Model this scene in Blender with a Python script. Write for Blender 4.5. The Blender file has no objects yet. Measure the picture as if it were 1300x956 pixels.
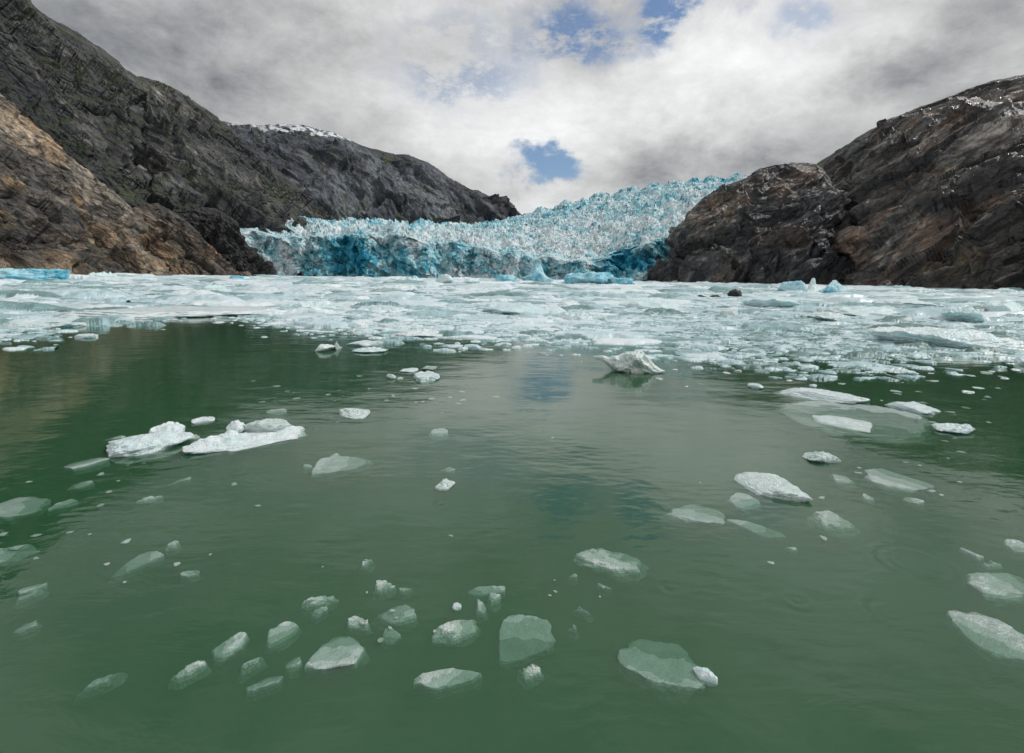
import bpy, math
import numpy as np
from mathutils import Vector, Matrix

# ------------------------------------------------------------------ basics
SC = bpy.context.scene
COL = SC.collection
FPX, CX, CY, PW, PH = 640.0, 650.0, 433.0, 1300.0, 956.0
CAMH = 2.6
PITCH = math.atan((CY - 351.0) / FPX)
ROLL = 0.0138
rng = np.random.default_rng(7)

f0 = np.array([0, math.cos(PITCH), -math.sin(PITCH)])
r0 = np.array([1.0, 0, 0]); u0 = np.cross(r0, f0)
R_ = r0 * math.cos(ROLL) + u0 * math.sin(ROLL)
U_ = -r0 * math.sin(ROLL) + u0 * math.cos(ROLL)

def ray(px, py):
    d = f0 + R_ * ((px - CX) / FPX) + U_ * ((CY - py) / FPX)
    return d / np.linalg.norm(d)
def azte(px, py):
    d = ray(px, py)
    return math.atan2(d[0], d[1]), d[2] / math.hypot(d[0], d[1])
def ground(px, py, z=0.0):
    d = ray(px, py); t = (z - CAMH) / d[2]
    return d[0] * t, d[1] * t, math.hypot(d[0] * t, d[1] * t)

cam = bpy.data.cameras.new('camera'); co = bpy.data.objects.new('camera', cam); COL.objects.link(co)
m = Matrix(((R_[0], U_[0], -f0[0], 0), (R_[1], U_[1], -f0[1], 0), (R_[2], U_[2], -f0[2], CAMH), (0, 0, 0, 1)))
co.matrix_world = m
cam.sensor_width = 36; cam.lens = 36 * FPX / PW
cam.shift_y = -(PH / 2 - CY) / PW
cam.clip_start = 0.05; cam.clip_end = 30000
SC.camera = co

# ------------------------------------------------------------------ noise
_p = np.random.default_rng(3).permutation(256); PERM = np.concatenate([_p, _p, _p]).astype(np.int32)
_g = np.random.default_rng(4).normal(size=(256, 3)); _g /= np.linalg.norm(_g, axis=1)[:, None]
GX, GY, GZ = [np.ascontiguousarray(_g[:, i]).astype(np.float32) for i in range(3)]
def perlin(x, y, z):
    x = np.asarray(x, np.float64); y = np.asarray(y, np.float64) + 0 * x; z = np.asarray(z, np.float64) + 0 * x
    xi = np.floor(x); yi = np.floor(y); zi = np.floor(z)
    xf = (x - xi).astype(np.float32); yf = (y - yi).astype(np.float32); zf = (z - zi).astype(np.float32)
    X = xi.astype(np.int64) & 255; Y = yi.astype(np.int64) & 255; Z = zi.astype(np.int64) & 255
    u = xf * xf * xf * (xf * (xf * 6 - 15) + 10); v = yf * yf * yf * (yf * (yf * 6 - 15) + 10); w = zf * zf * zf * (zf * (zf * 6 - 15) + 10)
    out = np.zeros(x.shape, np.float32)
    for i in (0, 1):
        a = PERM[X + i]
        for j in (0, 1):
            b = PERM[a + Y + j]
            for k in (0, 1):
                h = PERM[b + Z + k]
                d = GX[h] * (xf - i) + GY[h] * (yf - j) + GZ[h] * (zf - k)
                out += d * (u if i else 1 - u) * (v if j else 1 - v) * (w if k else 1 - w)
    return out * 1.5
def fbm(x, y, z, o=5, gain=.5, lac=2.03):
    s = 0; a = 1.0; t = 0
    for i in range(o):
        s = s + a * perlin(x + 17.3 * i, y - 9.1 * i, z + 5.7 * i); t += a
        x = x * lac; y = y * lac; z = z * lac; a *= gain
    return s / t
def ridged(x, y, z, o=5, gain=.5, lac=2.07):
    s = 0; a = 1.0; t = 0
    for i in range(o):
        s = s + a * (1 - 2 * np.abs(perlin(x + 17.3 * i, y - 9.1 * i, z + 5.7 * i))); t += a
        x = x * lac; y = y * lac; z = z * lac; a *= gain
    return s / t
def hash2(i, j, s):
    h = PERM[(PERM[(i.astype(np.int64) + s * 31) & 255] + j.astype(np.int64)) & 255]
    return h
_ht = np.random.default_rng(9).random((6, 256)).astype(np.float32)
def voronoi(x, y, s=0, jit=.9):
    xi = np.floor(x); yi = np.floor(y)
    F1 = np.full(x.shape, 9.0, np.float32); F2 = F1.copy(); cid = np.zeros(x.shape, np.int32)
    for dx in (-1, 0, 1):
        for dy in (-1, 0, 1):
            h = hash2(xi + dx, yi + dy, s)
            cx = xi + dx + .5 + (_ht[0][h] - .5) * jit; cy = yi + dy + .5 + (_ht[1][h] - .5) * jit
            d = np.hypot(x - cx, y - cy).astype(np.float32)
            c = d < F1
            F2 = np.where(c, F1, np.minimum(F2, d)); F1 = np.where(c, d, F1); cid = np.where(c, h, cid)
    return F1, F2, cid
_n3 = np.random.default_rng(12).normal(size=(256, 3)).astype(np.float32); _n3 /= np.linalg.norm(_n3, axis=1)[:, None]
def facets(x, y, z, s=0, tilt=.9, jump=.35):
    """broken-slab relief: every cell of a 3D Voronoi pattern is a randomly tilted plane at its own height"""
    sh = x.shape; x, y, z = [np.asarray(a, np.float32).ravel() for a in (x, y, z)]
    xi, yi, zi = np.floor(x), np.floor(y), np.floor(z); X, Y, Z = [a.astype(np.int64) for a in (xi, yi, zi)]
    F1 = np.full(x.shape, 9.0, np.float32); out = np.zeros(x.shape, np.float32)
    for dx in (-1, 0, 1):
        for dy in (-1, 0, 1):
            a = PERM[((X + dx) & 255)] + ((Y + dy + s * 17) & 255)
            for dz in (-1, 0, 1):
                h = PERM[PERM[a] + ((Z + dz) & 255)]
                ex = x - (xi + dx + _ht[0][h]); ey = y - (yi + dy + _ht[1][h]); ez = z - (zi + dz + _ht[5][h])
                d = ex * ex + ey * ey + ez * ez; c = d < F1
                v = (ex * _n3[h, 0] + ey * _n3[h, 1] + ez * _n3[h, 2]) * tilt + (_ht[2][h] - .5) * jump
                F1 = np.where(c, d, F1); out = np.where(c, v, out)
    return out.reshape(sh)
def sstep(a, b, x):
    t = np.clip((x - a) / (b - a), 0, 1); return t * t * (3 - 2 * t)

# ------------------------------------------------------------------ mesh helpers
def tag(o, label=None, cat=None, group=None, kind=None):
    if label: o['label'] = label
    if cat: o['category'] = cat
    if group: o['group'] = group
    if kind: o['kind'] = kind
    return o
def raw_mesh(name, V, Q, mat, attrs=None, smooth=True):
    me = bpy.data.meshes.new(name)
    V = np.asarray(V, np.float32); Q = np.asarray(Q, np.int32); n = Q.shape[1]
    me.vertices.add(len(V)); me.vertices.foreach_set('co', V.ravel())
    me.loops.add(Q.size); me.loops.foreach_set('vertex_index', Q.ravel())
    me.polygons.add(len(Q)); me.polygons.foreach_set('loop_start', np.arange(0, Q.size, n, dtype=np.int32))
    me.polygons.foreach_set('loop_total', np.full(len(Q), n, np.int32))
    me.polygons.foreach_set('use_smooth', np.full(len(Q), smooth, bool))
    me.update(calc_edges=True)
    for k, v in (attrs or {}).items():
        a = me.attributes.new(k, 'FLOAT', 'POINT'); a.data.foreach_set('value', np.asarray(v, np.float32).ravel())
    if mat: me.materials.append(mat)
    return me
def link(name, me, loc=(0, 0, 0)):
    o = bpy.data.objects.new(name, me); o.location = loc; COL.objects.link(o); return o
def grid_quads(nv, nu, mask=None, flip=False):
    i = np.arange(nv * nu).reshape(nv, nu)
    q = np.stack([i[:-1, :-1], i[:-1, 1:], i[1:, 1:], i[1:, :-1]], -1).reshape(-1, 4)
    if mask is not None:
        mm = (mask[:-1, :-1] | mask[:-1, 1:] | mask[1:, 1:] | mask[1:, :-1]).ravel(); q = q[mm]
    return q[:, ::-1] if flip else q
def grid_obj(name, P, mat, attrs=None, mask=None, smooth=True):
    nv, nu = P.shape[:2]; q = grid_quads(nv, nu, mask); V = P.reshape(-1, 3)
    if mask is not None:
        used = np.zeros(nv * nu, bool); used[q.ravel()] = True
        re = np.cumsum(used) - 1; V = V[used]; q = re[q]
        attrs = {k: np.asarray(v).reshape(-1)[used] for k, v in (attrs or {}).items()}
    return link(name, raw_mesh(name, V, q, mat, attrs, smooth))
def normals(P):
    du = np.gradient(P, axis=1); dv = np.gradient(P, axis=0)
    n = np.cross(du, dv); n /= np.linalg.norm(n, axis=2, keepdims=True) + 1e-9
    return n

# ------------------------------------------------------------------ node helpers
class NT:
    def __init__(s, tree): s.t = tree; s.t.nodes.clear()
    def n(s, typ, **kw):
        nd = s.t.nodes.new(typ)
        for k, v in kw.items(): setattr(nd, k, v)
        return nd
    def put(s, sock, v):
        if isinstance(v, bpy.types.NodeSocket): s.t.links.new(v, sock)
        elif v is not None: sock.default_value = v
    def m(s, op, a, b=None, c=None, clamp=False):
        nd = s.n('ShaderNodeMath', operation=op, use_clamp=clamp)
        for i, v in enumerate((a, b, c)): s.put(nd.inputs[i], v)
        return nd.outputs[0]
    def mr(s, v, a, b, c=0.0, d=1.0, smooth=True):
        nd = s.n('ShaderNodeMapRange', interpolation_type='SMOOTHSTEP' if smooth else 'LINEAR')
        for i, x in enumerate((v, a, b, c, d)): s.put(nd.inputs[i], x)
        return nd.outputs[0]
    def mix(s, f, a, b, mode='MIX'):
        nd = s.n('ShaderNodeMix', data_type='RGBA', blend_type=mode)
        s.put(nd.inputs[0], f)
        for i, v in ((6, a), (7, b)):
            s.put(nd.inputs[i], v if isinstance(v, bpy.types.NodeSocket) else (*v, 1))
        return nd.outputs[2]
    def comb(s, x, y, z):
        nd = s.n('ShaderNodeCombineXYZ')
        for i, v in enumerate((x, y, z)): s.put(nd.inputs[i], v)
        return nd.outputs[0]
    def dot(s, v, w):
        nd = s.n('ShaderNodeVectorMath', operation='DOT_PRODUCT'); s.put(nd.inputs[0], v); s.put(nd.inputs[1], w)
        return nd.outputs['Value']
    def scale(s, v, k):
        nd = s.n('ShaderNodeVectorMath', operation='SCALE'); s.put(nd.inputs[0], v); s.put(nd.inputs['Scale'], k); return nd.outputs[0]
    def noise(s, v, sc, det=5, rough=.55, dist=0.0, out=0):
        nd = s.n('ShaderNodeTexNoise'); s.put(nd.inputs['Vector'], v); nd.inputs['Scale'].default_value = sc
        nd.inputs['Detail'].default_value = det; nd.inputs['Roughness'].default_value = rough; nd.inputs['Distortion'].default_value = dist
        return nd.outputs[out]
    def vor(s, v, sc, feat='F1', out=0):
        nd = s.n('ShaderNodeTexVoronoi', feature=feat); s.put(nd.inputs['Vector'], v); nd.inputs['Scale'].default_value = sc
        return nd.outputs[out]
    def bump(s, h, st, dist, nrm=None):
        nd = s.n('ShaderNodeBump'); s.put(nd.inputs['Height'], h); nd.inputs['Strength'].default_value = st
        nd.inputs['Distance'].default_value = dist
        if nrm: s.put(nd.inputs['Normal'], nrm)
        return nd.outputs[0]
    def attr(s, name):
        return s.n('ShaderNodeAttribute', attribute_name=name).outputs['Fac']
def material(name):
    mt = bpy.data.materials.new(name); mt.use_nodes = True; t = NT(mt.node_tree)
    out = t.n('ShaderNodeOutputMaterial'); return mt, t, out
def principled(t, out, col, rough=.5, nrm=None, spec=.5, **kw):
    b = t.n('ShaderNodeBsdfPrincipled')
    t.put(b.inputs['Base Color'], col if isinstance(col, bpy.types.NodeSocket) else (*col, 1)); t.put(b.inputs['Roughness'], rough)
    t.put(b.inputs['Specular IOR Level'], spec)
    if nrm: t.put(b.inputs['Normal'], nrm)
    for k, v in kw.items(): t.put(b.inputs[k.replace('_', ' ')], v)
    if out: t.t.links.new(b.outputs[0], out.inputs[0])
    return b

def rock_material(name, phi, theta, L, dark, mid, warm, light, warm_amt, light_amt, green=0.0, snow=None, rough=.55, stretch=5.0, bump=1.0, dm=.6):
    """stratified wet rock: phi = bearing of the hill, theta = dip of the strata seen across it, L = strata size in metres"""
    mt, t, out = material(name)
    P = t.n('ShaderNodeTexCoord').outputs['Object']
    T = np.array([math.cos(phi), -math.sin(phi), 0]); D = np.array([math.sin(phi), math.cos(phi), 0]); Z = np.array([0, 0, 1.0])
    S = T * math.cos(theta) + Z * math.sin(theta); N = -T * math.sin(theta) + Z * math.cos(theta)
    s_, n_, d_ = t.dot(P, tuple(S)), t.dot(P, tuple(N)), t.dot(P, tuple(D))
    stretch = 1 + (stretch - 1) * .4
    q = t.scale(t.comb(t.m('DIVIDE', s_, stretch), n_, t.m('DIVIDE', d_, 2.5)), 1 / L)
    q2 = t.scale(t.comb(t.m('DIVIDE', s_, 1.6), n_, d_), 1 / L)
    a = t.noise(q, 1.0, 9, .62, .6); b = t.noise(q2, .22, 6, .6, .4); c = t.noise(q2, 1.9, 7, .68, .2); e = t.noise(q, .35, 5, .6, .5)
    col = t.mix(t.mr(a, .38, .66), dark, mid)
    w = t.m('MULTIPLY', t.mr(b, .62 - .22 * warm_amt, .74 - .16 * warm_amt), t.mr(c, .30, .62))
    col = t.mix(w, col, warm)
    lt = t.m('MULTIPLY', t.mr(t.m('ADD', t.m('MULTIPLY', e, .6), t.m('MULTIPLY', c, .4)), .60 - .12 * light_amt, .70 - .06 * light_amt), .85)
    col = t.mix(lt, col, light)
    col = t.mix(t.m('MULTIPLY', t.mr(t.noise(q, 3.1, 5, .6), .5, .36), .55), col, tuple(x * .45 for x in dark))
    wq = t.n('ShaderNodeVectorMath', operation='ADD'); t.put(wq.inputs[0], q); t.put(wq.inputs[1], t.scale(t.noise(q2, .9, 4, .6, out=1), .9))
    ck = t.vor(wq.outputs[0], .55, 'DISTANCE_TO_EDGE'); ck2 = t.vor(wq.outputs[0], 1.7, 'DISTANCE_TO_EDGE')
    crack = t.m('MINIMUM', t.mr(ck, .0, .10, .25, 1.), t.mr(ck2, .0, .12, .55, 1.))
    col = t.mix(t.m('SUBTRACT', 1., crack), col, tuple(x * .35 for x in dark))
    col = t.mix(t.mr(t.noise(q2, .07, 5, .6, .5), .50, .66, 0., dm), col, t.mix(t.mr(a, .38, .66), dark, tuple(.5 * (u + v) for u, v in zip(dark, mid))))
    sl_ = t.mr(t.noise(t.scale(t.comb(t.m('DIVIDE', s_, 2.4), n_, t.m('DIVIDE', d_, 2.)), 1 / L), .16, 6, .55, .3), .43, .57)
    col = t.mix(sl_, t.mix(1.0, col, (.48, .50, .54), 'MULTIPLY'), t.mix(1.0, col, (1.5, 1.45, 1.38), 'MULTIPLY'))
    nz = t.n('ShaderNodeSeparateXYZ'); t.put(nz.inputs[0], t.n('ShaderNodeNewGeometry').outputs['Normal'])
    if green:
        g = t.m('MULTIPLY', t.mr(nz.outputs[2], .25, .7), t.mr(t.noise(q2, .5, 6, .65), .58 - .2 * green, .66 - .16 * green))
        col = t.mix(g, col, (.035, .05, .017))
    if snow:
        pz = t.n('ShaderNodeSeparateXYZ'); t.put(pz.inputs[0], P)
        sn = t.m('MULTIPLY', t.mr(t.m('ADD', pz.outputs[2], t.m('MULTIPLY', t.noise(q2, .9, 5, .6), snow[1])), snow[0], snow[0] + snow[1] * .12), t.mr(t.noise(q2, 1.3, 5, .6), .46, .52))
        col = t.mix(sn, col, (.75, .78, .82))
    h = t.m('ADD', t.m('ADD', t.m('MULTIPLY', a, .8), t.m('MULTIPLY', c, .6)), t.m('MULTIPLY', crack, .35))
    nr = t.bump(h, .7 * bump, L * .6)
    nr = t.bump(t.noise(q2, 7.0, 5, .65), .5 * bump, L * .12, nr)
    principled(t, out, col, t.mr(c, .35, .7, rough - .18, rough + .15), nr, .5)
    return mt

# ------------------------------------------------------------------ hills
def crest_fn(pts, r_pts):
    A = np.array([azte(*p) for p in pts]); o = np.argsort(A[:, 0]); A = A[o]
    B = np.array([(azte(p[0], 350)[0], p[1]) for p in r_pts])
    return (lambda az: np.interp(az, A[:, 0], A[:, 1])), (lambda az: np.interp(az, B[:, 0], B[:, 1])), A
def hill(name, pts, base, crest, nu, nv, mat, L, amp, theta, stretch=3.0, power=.8, back=.5, feat=None, seed=0., fine=1.0, gain=.52):
    te, rc, A = crest_fn(pts, crest); _, rb, _ = crest_fn(pts, base)
    az = np.linspace(A[0, 0], A[-1, 0], nu)
    nb = max(12, nv // 6)
    v = np.concatenate([np.linspace(0, 1, nv), 1 + np.linspace(0, 1, nb + 1)[1:] ** 1.5])
    AZ, V = np.meshgrid(az, v)
    rbv, rcv = rb(AZ), rc(AZ); zc = CAMH + te(AZ) * rcv
    vf = np.clip(V, 0, 1)
    r = rbv + (rcv - rbv) * vf; z = -6 + (zc + 6) * vf ** power
    bk = np.clip(V - 1, 0, 1); r = r + bk * rcv * back; z = z - (zc + 15) * (1 - (1 - bk) ** 1.6)
    P = np.stack([r * np.sin(AZ), r * np.cos(AZ), z], -1)
    n = normals(P); n = np.where(n[..., 2:3] < 0, -n, n)
    phi = float(az.mean())
    T = np.array([math.cos(phi), -math.sin(phi), 0]); D = np.array([math.sin(phi), math.cos(phi), 0])
    t_ = P @ T; d_ = P @ D; z_ = P[..., 2]
    # warp, then strata coordinates
    wx = fbm(t_ / (L * 4) + seed, d_ / (L * 4), z_ / (L * 4), 3) * L * 1.5
    t_ = t_ + wx; z_ = z_ + wx * .5
    stretch = 1 + (stretch - 1) * .45
    s = t_ * math.cos(theta) + z_ * math.sin(theta); q = -t_ * math.sin(theta) + z_ * math.cos(theta)
    big = fbm(t_ / (L * 3) + seed, d_ / (L * 3), z_ / (L * 3), 3)
    rd = ridged(s / (L * stretch) + seed, q / L, d_ / (L * 1.8), 7, gain)
    fn = fbm(s / (L * .5) + seed, q / (L * .16), d_ / (L * .3), 4, .6)
    edge = 1 - .85 * sstep(.7, 1, V) * (V <= 1.15)
    huge = ridged(s / (L * 9) + seed + 3, q / (L * 4), d_ / (L * 6), 3, .5)
    wq = fbm(s / (L * 4), q / (L * 1.6), d_ / (L * 2.5), 4)
    def ledge(k, sd):
        f = q / (L * k) + 1.1 * wq * (2.2 - k) + .25 * fbm(s / (L * k) + sd, q / (L * k), d_ / (L * k), 3) + sd
        f = f - np.floor(f)
        return np.minimum(f ** 1.4, (1 - f) * 7) * sstep(-.35, .25, fbm(s / (L * 3) - sd, q / (L * 2), d_ / (L * 2), 3))
    fc = facets(s / (L * 3.2) + 2 * big, q / (L * 1.5), d_ / (L * 2.2), 1) * 1.5 + facets(s / (L * 1.2) + big, q / (L * .55), d_ / (L * .8) + wx / L * .3, 2) * .6 + facets(s / (L * .45), q / (L * .2), d_ / (L * .3), 3) * .22
    disp = amp * (-.25 + 1.6 * fc * (.10 + .90 * (edge - .15) / .85) + 1.5 * big * edge + 1.9 * (huge - .35) * edge + 1.0 * (rd - .35) * edge + .16 * fine * fn + .8 * ledge(2.2, 0) * (.4 + .6 * edge) + .2 * ledge(.7, 5.3))
    if feat is not None: disp = disp + feat(AZ, V, P)
    P = P + n * disp[..., None]
    me = grid_obj(name, P, mat)
    me['kind'] = 'structure'
    return me, P

d2r = math.radians
M_far = rock_material('far_ridge_rock', 0, .3, 60, (.05, .06, .07), (.09, .10, .12), (.11, .10, .09), (.2, .2, .21), .3, .3, 0, None, .8)
M_snow = rock_material('hazed_snowy_mountain_rock', -.25, -1.0, 22, (.070, .088, .112), (.140, .160, .185), (.17, .16, .165), (.26, .25, .25), .3, .25, .25, (425, 70), .7, 3)  # distance haze is put into the rock colour: paler and bluer
M_left = rock_material('cloud_shaded_slope_rock', -.6, -.75, 15, (.016, .019, .023), (.060, .064, .068), (.10, .092, .080), (.32, .31, .30), .35, .8, .6, None, .55, 4)  # cloud shadow on this slope is put into the darkened rock colour
M_cliff = rock_material('brown_cliff_rock', -.75, -.62, 6, (.075, .070, .065), (.30, .26, .215), (.44, .29, .16), (.60, .53, .44), .85, .7, .1, None, .5, 5, 1.0, .3)
M_knob = rock_material('brown_knob_rock', -.55, -.7, 5, (.04, .033, .027), (.17, .135, .10), (.25, .16, .09), (.42, .35, .28), .75, .5, 0, None, .5, 5)
M_black = rock_material('black_rock', -.5, -.9, 5, (.010, .010, .011), (.028, .028, .028), (.05, .043, .035), (.22, .22, .22), .2, .12, 0, None, .5, 2)
M_dome = rock_material('dark_dome_rock', .35, .55, 6, (.042, .045, .050), (.145, .145, .148), (.23, .15, .095), (.50, .47, .44), .55, .8, 0, None, .42, 4)
M_right = rock_material('right_slope_rock', .62, .62, 8, (.045, .044, .047), (.155, .148, .144), (.25, .155, .10), (.52, .49, .46), .6, .8, .25, None, .42, 5)
M_shore = rock_material('striped_shore_rock', .68, .72, 5, (.045, .042, .038), (.17, .15, .125), (.27, .17, .085), (.52, .48, .42), .75, .75, 0, None, .42, 7)

hill('hill_far', [(560, 262), (590, 240), (605, 240), (625, 252), (645, 262), (662, 272), (690, 285)], [(560, 2500), (690, 2500)], [(560, 3000), (690, 3000)],
     160, 60, M_far, 150, 40, .5)
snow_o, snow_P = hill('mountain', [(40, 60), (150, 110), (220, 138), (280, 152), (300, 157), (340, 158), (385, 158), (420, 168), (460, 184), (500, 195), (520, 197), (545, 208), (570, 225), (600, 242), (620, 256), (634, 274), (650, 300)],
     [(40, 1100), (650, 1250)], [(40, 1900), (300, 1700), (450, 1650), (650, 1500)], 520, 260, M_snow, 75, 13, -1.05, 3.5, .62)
left_o, left_P = hill('mountain', [(-110, -150), (0, -32), (38, 0), (60, 20), (100, 42), (150, 78), (170, 96), (200, 104), (230, 118), (260, 138), (285, 155), (300, 170), (340, 206), (380, 243), (410, 275), (430, 300)],
     [(-260, 420), (100, 430), (300, 480), (430, 650)], [(-260, 700), (100, 760), (300, 850), (430, 900)], 620, 420, M_left, 30, 11, -.72, 4.0, .85)
black_o, black_P = hill('rock_shore', [(170, 290), (225, 268), (250, 264), (278, 264), (288, 268), (296, 277), (303, 290), (312, 305), (322, 320), (335, 338), (348, 352), (358, 358), (425, 364)],
     [(170, 385), (300, 400), (425, 424)], [(170, 420), (300, 428), (425, 428)], 260, 150, M_black, 9, 4.2, -.9, 1.5, .7, .1)
def cliff_feat(AZ, V, P):
    return 0
cliff_o, cliff_P = hill('cliff', [(-160, 0), (-60, 70), (0, 118), (40, 150), (80, 186), (110, 215), (140, 238), (158, 255), (172, 268), (182, 292), (192, 325), (200, 352)],
     [(-260, 250), (0, 290), (200, 335)], [(-260, 380), (0, 400), (200, 365)], 480, 380, M_cliff, 14, 5.0, -.62, 4.0, .82, .25)
knob_o, knob_P = hill('rock_shore', [(150, 300), (163, 270), (172, 261), (200, 258), (215, 266), (238, 282), (262, 305), (285, 328), (303, 346), (315, 358)],
     [(150, 345), (315, 372)], [(150, 375), (315, 392)], 260, 200, M_knob, 8, 2.8, -.7, 3.0, .75, .15)
R1, R1P = hill('hill', [(836, 368), (842, 352), (850, 338), (858, 322), (866, 300), (872, 282), (880, 266), (890, 252), (905, 243), (925, 234), (945, 226), (965, 213), (985, 208), (1010, 207), (1035, 208), (1048, 214), (1058, 230), (1072, 262), (1090, 310), (1110, 372)],
     [(836, 405), (900, 330), (1100, 330)], [(836, 410), (870, 430), (1000, 440), (1058, 430), (1110, 360)], 460, 360, M_dome, 16, 5.0, .55, 2.5, .62, .2)
R2, R2P = hill('mountain', [(1000, 240), (1030, 214), (1045, 203), (1070, 186), (1100, 166), (1130, 150), (1170, 136), (1210, 122), (1250, 109), (1300, 97), (1400, 66), (1520, 30), (1640, 0)],
     [(1000, 460), (1050, 400), (1080, 325), (1180, 300), (1640, 260)], [(1000, 560), (1200, 540), (1640, 480)], 560, 380, M_right, 20, 5.5, .62, 3.5, .72)
R3, R3P = hill('rock_shore', [(1120, 372), (1160, 366), (1175, 355), (1200, 330), (1225, 306), (1250, 280), (1275, 256), (1300, 234), (1380, 190), (1480, 150), (1600, 110)],
     [(1120, 285), (1300, 245), (1600, 200)], [(1120, 290), (1200, 298), (1300, 300), (1600, 270)], 420, 300, M_shore, 10, 3.6, .72, 4.0, .8, .2)
R1['label'] = 'dark craggy rock dome beside the right end of the glacier'
R2['label'] = 'large dark rocky slope rising out of the picture on the right'

# dark conifer scrub on the left mountain
def scrub():
    P = left_P; nv, nu = P.shape[:2]
    V, Q = [], []
    g = np.random.default_rng(5); k = 0
    for _ in range(26000):
        i = g.integers(int(nv * .25), int(nv * .85)); j = g.integers(int(nu * .15), nu - 4)
        p = P[i, j]
        if perlin(np.array([p[0] / 70]), np.array([p[1] / 70]), np.array([p[2] / 40]))[0] + .35 * perlin(np.array([p[0] / 14]), np.array([p[1] / 14]), np.array([p[2] / 14]))[0] < .36: continue
        h = g.uniform(1.2, 3.0); w = h * g.uniform(.25, .4); b = len(V)
        for a in range(5):
            t = a * 1.2566 + g.uniform(-.3, .3); ww = w * g.uniform(.6, 1.2)
            V.append((p[0] + ww * math.cos(t), p[1] + ww * math.sin(t), p[2] - .4 + g.uniform(0, .6)))
        V.append((p[0] + g.uniform(-.2, .2), p[1], p[2] + h))
        for a in range(5): Q.append((b + a, b + (a + 1) % 5, b + 5))
        k += 1
        if k > 5000: break
    mt, t, out = material('scrub_foliage')
    Pn = t.n('ShaderNodeTexCoord').outputs['Object']
    principled(t, out, t.mix(t.noise(Pn, .3, 4), (.018, .03, .012), (.045, .065, .025)), .9)
    o = link('conifer_scrub', raw_mesh('conifer_scrub', V, Q, mt, None, False)); o['kind'] = 'stuff'
scrub()

# ------------------------------------------------------------------ ice materials
def glacier_material():
    mt, t, out = material('glacier_ice')
    P = t.n('ShaderNodeTexCoord').outputs['Object']
    bl = t.attr('blue'); dirt = t.attr('dirt')
    n1 = t.noise(P, .10, 8, .65); n2 = t.noise(P, .5, 6, .7); n3 = t.noise(P, .03, 4, .6)
    b = t.m('ADD', bl, t.m('MULTIPLY', t.m('SUBTRACT', n1, .5), 1.3)); b = t.m('ADD', b, t.m('MULTIPLY', t.m('SUBTRACT', n2, .5), 1.1))
    cr = t.n('ShaderNodeValToRGB'); t.put(cr.inputs[0], b)
    el = cr.color_ramp.elements
    el[0].position = 0; el[0].color = (.88, .95, .97, 1); el[1].position = 1; el[1].color = (.012, .26, .42, 1)
    for p, c in ((.25, (.72, .87, .91)), (.45, (.47, .77, .84)), (.64, (.20, .60, .72)), (.82, (.05, .40, .56))):
        e = el.new(p); e.color = (*c, 1)
    g = t.m('MULTIPLY', t.mr(t.m('ADD', dirt, t.m('MULTIPLY', t.m('SUBTRACT', t.noise(P, .22, 7, .7), .5), 1.3)), .52, .82), .85)
    col = t.mix(g, cr.outputs[0], (.10, .105, .10))
    nr = t.bump(t.noise(P, .35, 8, .72), .9, 3.0)
    b = principled(t, out, col, .45, nr, .4)
    
    return mt
def floe_material(name, c0, c1, bump=1.0, rough=.35, scale=1.0, fine=.02, trans=0.0, blue=None, sss=.5):
    mt, t, out = material(name)
    tc = t.n('ShaderNodeTexCoord').outputs['Object']; rnd = t.n('ShaderNodeObjectInfo').outputs['Random']
    va = t.n('ShaderNodeVectorMath', operation='ADD'); t.put(va.inputs[0], t.n('ShaderNodeNewGeometry').outputs['Position']); t.put(va.inputs[1], t.comb(t.m('MULTIPLY', rnd, 9.), 0., 0.))
    P = va.outputs[0]
    n1 = t.noise(P, 3.5 * scale, 6, .65); n2 = t.noise(P, 22 * scale, 5, .7); v = t.vor(P, 30 * scale)
    f = t.m('ADD', t.m('MULTIPLY', t.m('SUBTRACT', n1, .5), 1.9), t.m('MULTIPLY', t.m('SUBTRACT', rnd, .35), .5))
    f = t.m('ADD', f, t.m('MULTIPLY', t.m('SUBTRACT', n2, .5), .9))
    f = t.m('ADD', f, .45, clamp=True)
    col = t.mix(f, c0, c1)
    if blue: col = t.mix(t.mr(t.noise(P, 1.1 * scale, 4, .6), .42, .62), col, blue)
    nr = t.bump(n1, .6 * bump, .12 / scale)
    nr = t.bump(t.m('ADD', v, n2), .8 * bump, fine / scale, nr)
    b = principled(t, out, col, rough, nr, .5)
    b.inputs['Subsurface Weight'].default_value = sss; b.inputs['Subsurface Radius'].default_value = (.5, .9, 1.0); b.inputs['Subsurface Scale'].default_value = .12 / scale
    if trans: b.inputs['Transmission Weight'].default_value = trans; b.inputs['IOR'].default_value = 1.31
    return mt
M_glacier = glacier_material()
M_white = floe_material('white_bubbly_ice', (.82, .87, .88), (.52, .65, .66), .7, .2, 1.3)
M_grey = floe_material('grey_glassy_ice', (.78, .87, .86), (.46, .58, .54), 1.0, .14, 2.2, .03, .0)
M_clear = floe_material('clear_glassy_ice', (.84, .90, .87), (.46, .57, .52), 1.1, .08, 2.6, .05, .1)
M_slab = floe_material('pale_green_ice', (.46, .54, .51), (.26, .35, .31), .9, .22, 2.2, .012)
M_blue = floe_material('blue_berg_ice', (.74, .87, .90), (.34, .68, .78), .8, .3, .25, .03, 0, (.10, .48, .64))
M_turq = floe_material('pale_turquoise_ice', (.82, .89, .90), (.56, .76, .77), .7, .3, .35, .03)
M_brash = None
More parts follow.
